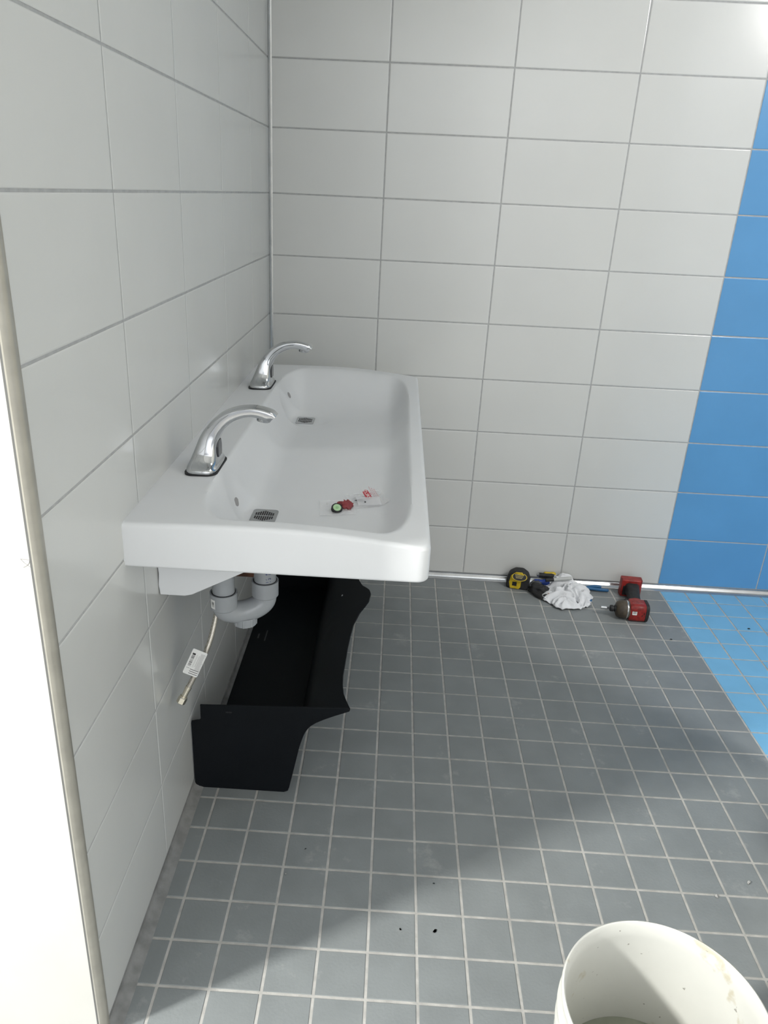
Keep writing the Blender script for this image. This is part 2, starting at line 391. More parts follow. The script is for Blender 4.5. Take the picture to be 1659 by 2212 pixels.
# strainers and overflow holes
def rrect(cx, cy, hx, hy, r, n=6):
    out = []
    for sx, sy, a0 in ((1, 1, 0), (-1, 1, PI/2), (-1, -1, PI), (1, -1, 3*PI/2)):
        for k in range(n+1):
            a = a0+PI/2*k/n; out.append((cx+sx*(hx-r)+r*math.cos(a), cy+sy*(hy-r)+r*math.sin(a)))
    return out
def strainer(cx, cy):
    e = 0.012
    n_ = Vector((-(surf(cx+e, cy)-surf(cx-e, cy))/(2*e), -(surf(cx, cy+e)-surf(cx, cy-e))/(2*e), 1)).normalized()
    ax = Vector((1, 0, -n_.x/n_.z)).normalized(); ay = n_.cross(ax)
    c = Vector((cx, cy, surf(cx, cy)+0.0022))-t_sink.location
    W = lambda x, y, h: c+ax*x+ay*y+n_*h
    mb = MB(); P = rrect(0, 0, 0.0275, 0.036, 0.009)
    mb.loft([[W(x, y, -0.010) for x, y in P], [W(x, y, 0) for x, y in P]], False, True)
    o = mb.build('strainer', M['steel'], t_sink, smooth=False)
    mb = MB()
    for i in range(-4, 5):
        L = 0.024-abs(i)*0.0028; x = i*0.0046
        for s_ in (-1, 1):
            y0, y1 = sorted((s_*0.003, s_*(0.003+L)))
            mb.add([W(x-0.0015, y0, 0.0004), W(x+0.0015, y0, 0.0004), W(x+0.0015, y1, 0.0004), W(x-0.0015, y1, 0.0004)], [(0, 1, 2, 3)])
    mb.build('strainer_slots', M['rubber'], o, smooth=False)
strainer(0.202, -1.347); strainer(0.202, -0.583)
for oy in (-1.335, -0.50):
    ox = 0.140; z = surf(ox, oy); e = 0.004
    nrm = Vector((-(surf(ox+e, oy)-surf(ox-e, oy))/(2*e), -(surf(ox, oy+e)-surf(ox, oy-e))/(2*e), 1)).normalized()
    tq = nrm.to_track_quat('Z', 'Y').to_matrix()
    mb = MB(); mb.add([Vector((ox, oy, z))+nrm*0.0006+tq@Vector((0.0115*math.cos(a), 0.010*math.sin(a), 0)) for a in [2*PI*k/24 for k in range(24)]], [tuple(range(24))])
    loc(mb.build('overflow_hole', M['ink_grey'], t_sink, smooth=False), t_sink)

# ------------------------------------------------------------ faucets
def make_faucet(y0, label, dx):
    T = thing('sensor_faucet', (0.077+dx, y0-0.008, surf(0.06, y0)-0.001), label, 'faucet', 'chrome faucets on the basin deck')
    zb = T.location.z
    # base gasket
    mb = MB(); P = rrect(0, 0, 0.034, 0.066, 0.020, 8)
    mb.loft([[(x, y, -0.004) for x, y in P], [(x, y, 0.005) for x, y in P]]); mb.build('base_gasket', M['rubber'], T)
    # body: sections (center x, z, tangent angle, half thickness, half width)
    sec = [(0.000, 0.005, 90, 0.0325, 0.0645), (0.000, 0.011, 90, 0.0325, 0.0640), (-0.001, 0.016, 90, 0.0305, 0.060),
           (0.001, 0.024, 86, 0.0280, 0.046), (0.0035, 0.036, 83, 0.0255, 0.0365), (0.006, 0.050, 80, 0.0225, 0.0315), (0.0105, 0.068, 72, 0.0195, 0.0275),
           (0.018, 0.084, 62, 0.0175, 0.0245), (0.029, 0.100, 52, 0.0155, 0.0225), (0.043, 0.1145, 40, 0.0140, 0.0210), (0.060, 0.1255, 27, 0.0125, 0.0200),
           (0.079, 0.1325, 15, 0.0113, 0.0190), (0.098, 0.1355, 4, 0.0108, 0.0185), (0.113, 0.1345, -10, 0.0112, 0.0180), (0.126, 0.1315, -20, 0.0115, 0.0178), (0.137, 0.1270, -36, 0.0125, 0.0178), (0.1430, 0.1215, -50, 0.0120, 0.0168)]
    sec = [(a_, b_*0.94, c_, d_, e_) for a_, b_, c_, d_, e_ in sec]
    sec = cr(sec, 4)
    rings = []
    for cx, cz, ang, ht, hw in sec:
        a = math.radians(ang); tx, tz = math.cos(a), math.sin(a); nxx, nzz = tz, -tx   # normal pointing to inner/front side
        ring = []
        for k in range(40):
            th = 2*PI*k/40; c, s_ = math.cos(th), math.sin(th); ex = 0.46
            u = ht*math.copysign(abs(c)**ex, c); v = hw*math.copysign(abs(s_)**ex, s_)
            ring.append((cx+nxx*u, v, cz+nzz*u))
        rings.append(ring)
    mb = MB(); mb.loft(rings)
    mb.build('faucet_body', M['chrome'], T, ang=60)
    # outlet under the tip
    mb = MB(); mb.tube([(0.128, 0, 0.124), (0.1240, 0, 0.1110), (0.1235, 0, 0.1075)], [0.0155, 0.0155, 0.0145], 28); mb.build('spout_outlet', M['chrome'], T, ang=50)
    # sensor window on the front of the column
    mb = MB(); pts = []
    for (yy, zz) in [(-0.014, 0.028), (0.014, 0.028), (0.016, 0.034), (0.016, 0.050), (0.011, 0.062), (-0.011, 0.062), (-0.016, 0.050), (-0.016, 0.034)]:
        pts.append((yy, zz))
    fr = lambda z: 0.0305-0.02*(z-0.028)*0.2
    mb.loft([[(fr(z)-0.006, y, z) for y, z in pts], [(fr(z)+0.0008, y, z) for y, z in pts]]); mb.build('sensor_window', M['sensor'], T, smooth=False)
    return T
f1 = make_faucet(-1.325, 'nearer chrome sensor faucet on the wash basin, closest to the camera', 0.0)
f2 = make_faucet(-0.565, 'farther chrome sensor faucet on the wash basin, by the tiled corner', -0.008)

# ------------------------------------------------------------ plastic packets lying in the basin
def on_sink(x, y, h=0): return Vector((x, y, surf(x, y)+h))
def packet(name, cx, cy, ang, wx, wy, label, seed, lift=0.0):
    T = thing(name, on_sink(cx, cy, 0.0), label, 'packet', 'clear parts packets lying in the basin')
    mb = MB(); n = 14; V = []
    ca, sa = math.cos(ang), math.sin(ang)
    for i in range(n+1):
        for j in range(n+1):
            u = (i/n-0.5)*wx; v = (j/n-0.5)*wy
            x = cx+u*ca-v*sa; y = cy+u*sa+v*ca
            e = min(i, j, n-i, n-j)/(n/2)
            h = 0.0012+lift*smooth(e)*(0.7+0.5*noise.noise(Vector((u*60+seed, v*60, 0))))+0.0012*(1+noise.noise(Vector((u*90, v*90, seed))))
            V.append((x, y, surf(x, y)+h))
    F = [(i*(n+1)+j, (i+1)*(n+1)+j, (i+1)*(n+1)+j+1, i*(n+1)+j+1) for i in range(n) for j in range(n)]
    mb.add(V, F); o = mb.build('plastic_film', M['film'], T); loc(o, T)
    return T, (lambda u, v, h: Vector((cx+u*ca-v*sa, cy+u*sa+v*ca, surf(cx+u*ca-v*sa, cy+u*sa+v*ca)+h))-Vector(T.location))
T1, q1 = packet('parts_packet', 0.357, -1.305, 0.12, 0.078, 0.078, 'clear packet with a black and green washer and a dark red gasket in the basin', 3, 0.004)
def disc(T, c, nrm, r, h, mt, name, n=28, rough=0.0):
    q = Vector(nrm).to_track_quat('Z', 'Y').to_matrix(); rings = []
    for hh, rr in ((0, r*0.96), (h*0.15, r), (h*0.85, r), (h, r*0.94)):
        rings.append([c+q@Vector((rr*(1+rough*noise.noise(Vector((k*0.9, hh*300, 1))))*math.cos(2*PI*k/n), rr*(1+rough*noise.noise(Vector((k*0.9, hh*300, 1))))*math.sin(2*PI*k/n), hh)) for k in range(n)])
    mb = MB(); mb.loft(rings); return mb.build(name, mt, T, ang=50)
nv = (0.15, -0.55, 0.85)
disc(T1, q1(-0.002, -0.014, 0.0035), nv, 0.0125, 0.009, M['rubber'], 'rubber_washer')
nn = Vector(nv).normalized()
disc(T1, q1(-0.002, -0.014, 0.0035)+nn*0.0088, nv, 0.0088, 0.0008, M['green_plastic'], 'green_insert')
disc(T1, q1(-0.002, -0.014, 0.0035)+nn*0.0095, nv, 0.0035, 0.0008, mat('green core', (0.30, 0.52, 0.26), 0.5), 'insert_core')
disc(T1, q1(0.020, 0.002, 0.002), (0.3, -0.4, 0.9), 0.0135, 0.010, M['red_gasket'], 'red_gasket', 22, 0.5)
disc(T1, q1(0.008, 0.012, 0.002), (-0.1, -0.2, 0.97), 0.0085, 0.006, M['red_gasket'], 'red_gasket', 18, 0.2)
T2, q2 = packet('parts_packet', 0.421, -1.262, 0.30, 0.084, 0.080, 'crumpled clear packet with red ZURN lettering in the basin', 9, 0.011)
mb = MB(); mb.add([q2(-0.031, -0.004, 0.006), q2(-0.026, -0.009, 0.006), q2(-0.012, -0.028, 0.008), q2(-0.009, -0.027, 0.009), q2(-0.016, -0.010, 0.012)], [(0, 1, 2, 3, 4)])
mb.build('dark_leaflet', M['dark_grey'], T2, smooth=False)
# white folded paper slip inside the packet (follows the film)
mb = MB(); V = []; n = 10
for i in range(n+1):
    for j in range(n+1):
        u = -0.028+0.050*i/n; v = -0.030+0.050*j/n-0.012*(i/n)
        V.append(q2(u, v, 0.004+0.009*smooth(1-abs(j/n-0.5)*1.6)+0.001*noise.noise(Vector((u*200, v*200, 4)))))
mb.add(V, [(i*(n+1)+j, (i+1)*(n+1)+j, (i+1)*(n+1)+j+1, i*(n+1)+j+1) for i in range(n) for j in range(n)])
slip = mb.build('paper_slip', mat('thin translucent packet print ground', (0.80, 0.80, 0.82), 0.4, alpha=0.55), T2)
# lettering facing up on a plane tilted to the camera
pn = Vector((0.05, -0.62, 0.78)).normalized()
base = q2(-0.002, -0.006, 0.0165)
ang = math.radians(-62)
ex_ = Vector((math.cos(ang), math.sin(ang), 0)); ex_ = (ex_-pn*ex_.dot(pn)).normalized(); ey_ = pn.cross(ex_)
def TM(off, rot=0.0):
    c, s_ = math.cos(rot), math.sin(rot); a = ex_*c+ey_*s_; b_ = -ex_*s_+ey_*c
    Mx = Matrix(((a.x, b_.x, pn.x, 0), (a.y, b_.y, pn.y, 0), (a.z, b_.z, pn.z, 0), (0, 0, 0, 1)))
    p = base+ex_*off[0]+ey_*off[1]+pn*off[2]; return Matrix.Translation(p)@Mx
mb = MB(); P = rrect(0, 0, 0.0135, 0.0064, 0.0055, 5); mx = TM((0, 0, 0))
mb.add([mx@Vector((x, y, 0)) for x, y in P], [tuple(range(len(P)))]); lg = mb.build('red_logo', M['print_red'], T2, smooth=False)
text_mesh('logo_lettering', 'ZURN', 0.0106, 0.00005, M['label_white'], lg, TM((0, -0.0002, 0.0004)))
for i in range(4):
    L = [0.026, 0.030, 0.026, 0.020][i]
    text_mesh('red_print', ['1-800-997-3876', 'THIS PART IS FOR USE WITH', 'FAUCETS AND PARTS', 'SENSOR FAUCET'][i] if i else '1-800', 0.0042 if i == 0 else 0.0030, 0.00003, M['print_red'], T2, TM((0.001*i, 0.0085+0.0042*i, 0.0002-0.0012*i)))

# ------------------------------------------------------------ drain trap under the near bowl
TT = thing('drain_trap', (0.205, -1.347, 0.79), 'glossy grey plastic drain trap under the near end of the basin', 'drain pipe')
def L_(p): return Vector(p)-TT.location
R1 = Vector((0.203, -1.350, 0)); Lf = Vector((0.118, -1.392, 0))
zr, zl = 0.607, 0.600     # where the bend starts
mid = (R1+Lf)/2; half = (R1-Lf).length/2; dirv = (R1-Lf).normalized()
pts = [Vector((R1.x, R1.y, 0.625)), Vector((R1.x, R1.y, zr))]
for k in range(1, 24):
    a = PI*k/24; pts.append(mid+dirv*half*math.cos(a)+Vector((0, 0, (zr*(1-k/24)+zl*k/24)-0.024*math.sin(a))))
pts += [Vector((Lf.x, Lf.y, zl)), Vector((Lf.x, Lf.y, 0.618))]
mb = MB(); mb.tube([L_(p) for p in pts], 0.0255, 32); ub = mb.build('trap_bend', M['pvc'], TT, ang=60)
# sockets
def socket(c, z0, z1, name='pipe_socket'):
    mb = MB(); mb.lathe([(0.0255, z0-0.004), (0.0300, z0), (0.0302, z1), (0.0268, z1), (0.0262, z1-0.006)], (c.x-TT.location.x, c.y-TT.location.y, -TT.location.z), 40)
    return mb.build(name, M['pvc'], TT, ang=30)
socket(R1, 0.614, 0.650); s2 = socket(Lf, 0.600, 0.637)
mb = MB(); mb.tube([L_((R1.x, R1.y, 0.64)), L_((R1.x, R1.y, 0.80))], 0.0248, 32); tp = mb.build('tail_pipe', M['pvc'], TT)
tb = text_mesh('pipe_print', '1½ DWV 00', 0.017, 0.0001, M['ink_blue'], tp, Matrix.Translation(L_((R1.x, R1.y, 0.690))) @ Matrix.Rotation(math.radians(28), 4, 'Z') @ Matrix.Translation((0.0, -0.0252, 0)) @ Matrix.Rotation(PI/2, 4, 'X') @ Matrix.Rotation(PI/2, 4, 'Z'))
for v in tb.data.vertices:      # wrap the print round the pipe
    c0 = L_((R1.x, R1.y, 0)); d = Vector((v.co.x-c0.x, v.co.y-c0.y)); dn = d.normalized()*0.0252; v.co.x = c0.x+dn.x; v.co.y = c0.y+dn.y
# dark gap rings
for c, z in ((R1, 0.6505), (Lf, 0.6375)):
    mb = MB(); mb.lathe([(0.0250, -0.006), (0.0268, -0.006), (0.0268, 0.0002), (0.0250, 0.0002)], (c.x-TT.location.x, c.y-TT.location.y, z-TT.location.z), 40); mb.build('joint_gap', M['rubber'], TT)
mb = MB(); mb.tube([L_(p) for p in [(Lf.x, Lf.y, 0.628), (Lf.x, Lf.y, 0.67), (Lf.x-0.004, Lf.y, 0.695), (Lf.x-0.016, Lf.y, 0.716), (Lf.x-0.04, Lf.y, 0.727), (0.004, Lf.y, 0.73)]], 0.0248, 32); mb.build('waste_arm', M['pvc'], TT, ang=60)
# cleanout
cc = mid+Vector((0, 0, 0)); zc = 0.587
mb = MB(); mb.lathe([(0.021, -0.008), (0.0205, -0.022)], (cc.x-TT.location.x, cc.y-TT.location.y, zc-TT.location.z), 32); mb.build('cleanout_neck', M['pvc'], TT)
mb = MB(); prof = []
n = 96; rings = []
for z, rr in ((-0.040, 0.0215), (-0.0385, 0.0255), (-0.020, 0.0265), (-0.0185, 0.0255), (-0.0185, 0.0215), (-0.024, 0.0212)):
    rings.append([(cc.x-TT.location.x+(rr+(0.0012 if (k % 12 < 2) and 0.024 < rr else 0))*math.cos(2*PI*k/n), cc.y-TT.location.y+(rr+(0.0012 if (k % 12 < 2) and 0.024 < rr else 0))*math.sin(2*PI*k/n), zc-TT.location.z+z) for k in range(n)])
mb.loft(rings); cap = mb.build('cleanout_cap', M['pvc'], TT, ang=25)
# small sticker on left socket
mb = MB(); c = Lf-TT.location; a0 = math.radians(218)
V = []
for i in range(5):
    a = a0+math.radians(26)*i/4
    for z in (0.606, 0.628): V.append((c.x+0.0306*math.cos(a), c.y+0.0306*math.sin(a), z-TT.location.z))
mb.add(V, [(2*i, 2*i+2, 2*i+3, 2*i+1) for i in range(4)]); st = mb.build('sticker', M['label_white'], s2)
mb = MB(); V = []
for i in range(4):
    a = a0+math.radians(9+3.4*i)
    for z in ((0.611, 0.623) if i % 2 else (0.616, 0.623)):
        for da in (0, 0.035): V.append((c.x+0.0308*math.cos(a+da), c.y+0.0308*math.sin(a+da), z-TT.location.z))
mb.add(V, [(4*i, 4*i+1, 4*i+3, 4*i+2) for i in range(4)]); mb.build('sticker_print', M['ink'], s2)

# ------------------------------------------------------------ supply hose
HP = [(0.110, -1.31, 0.80), (0.110, -1.31, 0.72), (0.106, -1.32, 0.63), (0.0965, -1.350, 0.578), (0.0935, -1.3625, 0.563), (0.0892, -1.375, 0.5377), (0.0837, -1.388, 0.5111), (0.0743, -1.402, 0.4824), (0.0614, -1.415, 0.4528), (0.0489, -1.425, 0.4263), (0.0385, -1.4325, 0.405)]
TH = thing('supply_hose', (0.04, -1.425, 0.40), 'braided steel supply hose hanging loose beside the grey drain trap', 'hose')
hp = cr(HP, 8)
mb = MB(); mb.tube([Vector(p)-TH.location for p in hp], 0.0062, 16); mb.build('braided_tube', M['braid'], TH)
d = (Vector(hp[-1])-Vector(hp[-3])).normalized(); e0 = Vector(hp[-1])-TH.location
mb = MB(); mb.tube([e0-d*0.004, e0+d*0.004, e0+d*0.005, e0+d*0.022], [0.0072, 0.0072, 0.0066, 0.0066], 20); mb.build('ferrule', M['nut'], TH, ang=30)
mb = MB(); mb.tube([e0+d*0.021, e0+d*0.024], 0.0092, 20); mb.build('collar', M['nut'], TH, ang=30)
mb = MB(); mb.tube([e0+d*0.0235, e0+d*0.025, e0+d*0.038, e0+d*0.0395], [0.0092, 0.0105, 0.0105, 0.0094], 6); mb.build('hex_nut', M['nut'], TH, smooth=False)
# paper tag wrapped on the hose
LP = [Vector(p) for p in ((0.0524, -1.420, 0.5046), (0.0842, -1.420, 0.4922), (0.0613, -1.435, 0.4365), (0.0284, -1.435, 0.4491))]  # TL TR BR BL
eu = (LP[1]-LP[0]); ev = (LP[3]-LP[0]); wu, wv = eu.length, ev.length; eu.normalize(); ev = ev.normalized()
def lab(u, v, h=0): return LP[0]+eu*u+ev*v+Vector((0, -h, 0))-TH.location
P = rrect(wu/2, wv/2, wu/2, wv/2, 0.003, 4)
mb = MB(); mb.loft([[lab(u, v, 0) for u, v in P], [lab(u, v, 0.0006) for u, v in P]]); tg = mb.build('paper_tag', M['label_white'], TH, smooth=False)
mb = MB(); mg = MB()
def bar(m_, u0, v0, u1, v1): m_.add([lab(u0, v0, 0.0008), lab(u1, v0, 0.0008), lab(u1, v1, 0.0008), lab(u0, v1, 0.0008)], [(0, 1, 2, 3)])
v = 0.010
while v < 0.042:
    t = random.choice([0.0005, 0.0005, 0.0009, 0.0015]); bar(mb, 0.0035, v, 0.0105, v+t); v += t+random.choice([0.0005, 0.0009, 0.0014])
bar(mb, 0.0035, 0.0095, 0.0105, 0.0135)
for k in range(3):
    bar(mb, 0.012+0.0*k, 0.0475+0.0048*k, 0.0325, 0.0488+0.0048*k)
bar(mb, 0.003, 0.0465, 0.010, 0.0472)
v = 0.006
while v < 0.046:
    bar(mg, 0.0215, v, random.uniform(0.0300, 0.0345), v+0.0006); v += 0.0016
bar(mg, 0.0195, 0.012, 0.0203, 0.040)
v = 0.012
while v < 0.042:
    bar(mg, 0.0135, v, random.uniform(0.016, 0.018), v+0.0004); v += 0.0018
mb.build('tag_barcode', M['ink'], tg, smooth=False); mg.build('tag_small_print', M['ink_grey'], tg, smooth=False)

# wooden brace glimpsed behind the trap
mb = MB(); mb.box((0.02, -1.20, 0.575), (0.178, -1.16, 0.640))
wb = mb.build('timber_brace', M['wood'], bevel=0.002); tag(wb, 'reddish brown timber piece glimpsed under the basin behind the grey trap', 'board')

# ------------------------------------------------------------ black plastic shroud on the floor
TS = thing('basin_shroud', (0.03, -1.30, 0.0), 'black plastic pipe shroud standing on the floor under the basin against the left wall', 'shroud')
PR = [(0.0, .248), (.05, .259), (.108, .27), (.15, .278), (.183, .287), (.200, .294), (.213, .302), (.228, .317), (.242, .339), (.258, .368), (.277, .404), (.290, .429), (.30, .447)]
EDGE = [(-1.302, .277), (-1.264, .271), (-1.228, .266), (-1.184, .263), (-1.141, .262), (-1.075, .263), (-1.005, .264), (-.946, .266), (-.885, .269), (-.828, .277), (-.798, .285), (-.776, .290), (-.732, .2925)]
EDGE += [(-.74*2-y+0.0, z) for y, z in reversed(EDGE[:-1])]
ys2 = [EDGE[0][0]+(EDGE[-1][0]-EDGE[0][0])*k/120 for k in range(121)]
mb = MB(); th_ = 0.004
gi = []; go = []
for y in ys2:
    ztop = interp(y, EDGE); ri = []; ro = []
    for k in range(25):
        z = 0.004+(ztop-0.004)*(k/24); x = interp(z, PR)
        dxz = (interp(z+0.004, PR)-interp(z-0.004, PR))/0.008; nl = math.hypot(1, dxz)
        ro.append((x, y, z)); ri.append((x-th_/nl, y, z+th_*dxz/nl if k else z))
    gi.append(ri); go.append(ro)
full = [list(reversed(a))+b_ for a, b_ in zip(gi, go)]
mb.loft(full, True, True, 0)
o = mb.build('front_panel', M['black_plastic'], TS, ang=45); loc(o, TS)
mb = MB(); mb.box((0.014, -1.296, 0.0042), (0.249, -0.184, 0.0075)); loc(mb.build('bottom_panel', M['black_plastic'], TS, smooth=False), TS)
ep = [(0.004, 0.004), (0.012, 0.0), (0.238, 0.0), (0.247, 0.004), (0.252, 0.015), (.27, .108), (.278, .15), (.2845, .178), (.289, .192), (.296, .205), (.306, .2175), (.320, .229), (.339, .240), (.365, .253), (.402, .2695), (.404, .2755), (.398, .2795), (.028, .263), (.0275, .2195), (.024, .2165), (0.0045, .2115), (0.003, .205)]
for y0, y1 in ((-1.304, -1.300), (-0.180, -0.176)):
    mb = MB(); mb.prism(ep, 'Y', y0, y1); loc(mb.build('end_panel', M['black_plastic'], TS, bevel=0.0012), TS)
mb = MB()
for k in range(5): mb.box((0.092+0.0032*k, -1.3045, 0.2440-0.0004*(k % 2)), (0.0945+0.0032*k, -1.3038, 0.2475-0.0006*((k+1) % 2)))
loc(mb.build('moulded_mark', M['rubber'], TS, smooth=False), TS)
mb = MB(); P0 = Vector((interp(.245, PR)-0.006, -0.665, 0.245)); 
mb.tube([P0, P0+Vector((-0.0015, 0, 0.001))], 0.004, 12); loc(mb.build('screw_hole', mat('pale screw hole', (0.35, 0.36, 0.37), 0.6), TS), TS)
mb = MB(); mb.box((0.040, -0.575, 0.007), (0.045, -0.545, 0.0082)); mb.box((0.066, -0.590, 0.007), (0.070, -0.520, 0.0082))
loc(mb.build('floor_slots', M['dark_grey'], TS, smooth=False), TS)

# ------------------------------------------------------------ bucket
TB = thing('plastic_bucket', (0.919, -2.095, 0.0), 'open white plastic bucket with murky water on the floor at the front', 'bucket')
out = [(0.126, 0.0), (0.130, 0.003), (0.1325, 0.03), (0.141, 0.262), (0.1495, 0.264), (0.1495, 0.270), (0.1425, 0.272), (0.1435, 0.292), (0.152, 0.294), (0.152, 0.300), (0.1445, 0.302), (0.1455, 0.322), (0.153, 0.324), (0.153, 0.330), (0.1458, 0.332), (0.1466, 0.350), (0.1500, 0.356), (0.1518, 0.364), (0.1508, 0.369), (0.1485, 0.3705), (0.1466, 0.3690), (0.1458, 0.3600), (0.1436, 0.3560), (0.1428, 0.340), (0.130, 0.03), (0.126, 0.008)]
mb = MB(); mb.lathe(out, n=128); bk = mb.build('bucket_shell', M['bucket'], TB, ang=50)
ZW = 0.153
rw = 0.1358
mb = MB(); mb.lathe([(rw, 0.009), (rw, ZW-0.001), (rw-0.002, ZW), (0.05, ZW), (0.001, ZW)], n=96); mb.build('murky_water', M['water'], TB, ang=30)
# bail: wire hanging against the camera-left side
mb = MB(); pts = []
for k in range(33):
    a = PI*k/32; x = -0.156*math.cos(a); yv = -0.02-0.10*math.sin(a)*0.4
    pts.append((-0.158+0.0*k, 0.05-0.2*k/32, 0.285-0.10*math.sin(a)))
pts = [(-0.146*math.cos(t)-0.0, 0, 0) for t in ()]
c0 = math.radians(186); pts = []
for k in range(33):
    a = c0+math.radians(180)*k/32; rr = 0.1555+0.004*math.sin(PI*k/32)
    pts.append((rr*math.cos(a), rr*math.sin(a), 0.262-0.115*math.sin(PI*k/32)))
mb.tube(pts, 0.0016, 8); mb.build('wire_handle', M['alu'], TB)
for k in (0, -1):
    p = Vector(pts[k]); mb = MB(); mb.tube([p*0.93+Vector((0, 0, p.z*0.07)), p*1.02-Vector((0, 0, p.z*0.02))], 0.008, 16); mb.build('handle_lug', M['bucket'], TB)

# ------------------------------------------------------------ tape measure
TM_ = thing('tape_measure', (1.022, -0.056, 0.0), 'black and yellow tape measure on the floor by the back wall', 'tape measure', rz=math.radians(-14))
def rp(poly, axis, a, b, mt, name, T, bev=0.003, seg=3, ang=35):
    mb = MB(); mb.prism(poly, axis, a, b); return mb.build(name, mt, T, bevel=bev, seg=seg, ang=ang)
bodyp = [(-0.046, 0.004), (-0.038, 0.0), (0.034, 0.0), (0.044, 0.008), (0.046, 0.040), (0.036, 0.066), (0.014, 0.080), (-0.018, 0.078), (-0.040, 0.062), (-0.048, 0.034)]
rp(bodyp, 'Y', -0.024, 0.024, M['black_grip'], 'case', TM_, 0.006)
# yellow front face panel
yp = [(-0.030, 0.003), (0.006, 0.003), (0.012, 0.012), (0.013, 0.040), (0.028, 0.060), (0.012, 0.0785), (-0.012, 0.077), (-0.030, 0.060), (-0.036, 0.030)]
rp(yp, 'Y', -0.0275, -0.0225, M['yellow'], 'yellow_face', TM_, 0.002)
mb = MB(); mb.box((-0.022, -0.0286, 0.016), (-0.004, -0.0270, 0.034)); mb.build('tape_mouth', M['rubber'], TM_, bevel=0.001)
# round label tilted to face up and front
mb = MB(); c = Vector((0.004, -0.0285, 0.0585)); nq = Vector((0.05, -0.82, 0.57)).normalized(); qq = nq.to_track_quat('Z', 'Y').to_matrix()
def dd(r0_, r1_, h, mt, nm, T=TM_, par=None):
    mb = MB(); mb.loft([[c+qq@Vector((r0_*1.35*math.cos(2*PI*k/32), r0_*0.78*math.sin(2*PI*k/32), h-0.004)) for k in range(32)], [c+qq@Vector((r1_*1.35*math.cos(2*PI*k/32), r1_*0.78*math.sin(2*PI*k/32), h)) for k in range(32)]]); return mb.build(nm, mt, par or TM_)
rd = dd(0.0225, 0.0225, 0.0045, M['yellow'], 'yellow_ring'); dd(0.0200, 0.0200, 0.0052, M['rubber'], 'round_label')
mb = MB()
for k in range(3):
    for i in range(7-k):
        p = c+qq@Vector((-0.018+0.0052*i+0.002*k, 0.006-0.006*k, 0.0055)); u = qq@Vector((0.0036, 0, 0)); v2 = qq@Vector((0, 0.0032, 0))
        mb.add([p, p+u, p+u+v2, p+v2], [(0, 1, 2, 3)])
mb.build('label_print', mat('faded gold print', (0.50, 0.42, 0.18), 0.5), TM_, smooth=False)

# ------------------------------------------------------------ impact driver, lying on its side
TI = thing('impact_driver', (1.43, -0.262, 0.0), 'red and black cordless impact driver lying on the grey floor near the blue tiles', 'power tool', rz=math.radians(-3))
z0 = 0.036; TI.scale = (0.91, 1, 1)
mb = MB(); mb.lathe([(0.019, -0.072), (0.027, -0.068), (0.0325, -0.058), (0.0345, -0.040), (0.0350, -0.022), (0.034, -0.018)], (0, 0, z0), 40, axis='X'); nose = mb.build('gear_case', M['brown_nose'], TI, ang=40)
mb = MB(); mb.lathe([(0.0356, -0.031), (0.0360, -0.0285), (0.0356, -0.026)], (0, 0, z0), 40, axis='X'); mb.build('case_seam', M['alu'], nose)
mb = MB(); mb.lathe([(0.011, -0.095), (0.0125, -0.093), (0.0125, -0.083), (0.0095, -0.082), (0.0095, -0.079), (0.013, -0.077), (0.0135, -0.070)], (0, 0, z0), 28, axis='X'); mb.build('bit_collet', M['rubber'], TI, ang=30)
mb = MB(); mb.tube([(-0.094, 0, z0), (-0.112, 0, z0)], 0.0035, 6); bt = mb.build('driver_bit', M['dark_grey'], TI, smooth=False)
mb = MB(); mb.tube([(-0.109, 0, z0), (-0.133, 0, z0)], 0.0062, 20); mb.build('bit_holder', M['steel'], bt, ang=30)
# motor housing: rounded box section
rings = []
for x, hy, hz in ((-0.020, .032, .033), (-0.016, .0345, .035), (0.02, .0345, .035), (0.043, .034, .0345), (0.046, .032, .033)):
    rings.append([(x, p, z0+q) for p, q in rrect(0, 0, hy, hz, 0.016, 5)])
mb = MB(); mb.loft(rings); hs = mb.build('motor_housing', M['red_plastic'], TI, ang=40)
rings = []
for x, hy, hz in ((0.044, .034, .035), (0.048, .036, .0355), (0.056, .035, .035), (0.060, .028, .030)):
    rings.append([(x, p, z0+q) for p, q in rrect(0, 0, hy, hz, 0.018, 5)])
mb = MB(); mb.loft(rings); mb.build('rear_cap', M['black_grip'], TI, ang=40)
# sticker facing the camera/top
def panel(name, mt, par, cx, a, w_, h_, r=0.0355, th=0.0006):
    """patch on the housing: cx along x, a angle from the front(-y) upward"""
    n_ = Vector((0, -math.cos(a), math.sin(a))); t_ = Vector((0, math.sin(a), math.cos(a))); c_ = Vector((cx, 0, z0))+n_*r
    mb = MB(); P = rrect(0, 0, w_/2, h_/2, 0.002, 3)
    mb.loft([[c_+Vector((1, 0, 0))*u+t_*v for u, v in P], [c_+Vector((1, 0, 0))*u+t_*v+n_*th for u, v in P]]); return mb.build(name, mt, par, smooth=False), c_, t_, n_
s_, c_, t_, n_ = panel('barcode_sticker', M['label_white'], hs, -0.002, math.radians(12), 0.019, 0.020)
mb = MB()
for k in range(6):
    u = -0.006+0.0022*k; p = c_+Vector((u, 0, 0))+n_*0.0008; mb.add([p-t_*0.006, p+Vector((0.0011, 0, 0))-t_*0.006, p+Vector((0.0011, 0, 0))+t_*0.006, p+t_*0.006], [(0, 1, 2, 3)])
mb.build('sticker_barcode', M['ink'], hs, smooth=False)
s_, c_, t_, n_ = panel('silver_badge', mat('worn silver badge', (0.42, 0.26, 0.26), 0.35, metal=0.3, noise_amt=0.4, noise_scale=150), hs, 0.012, math.radians(66), 0.046, 0.012)
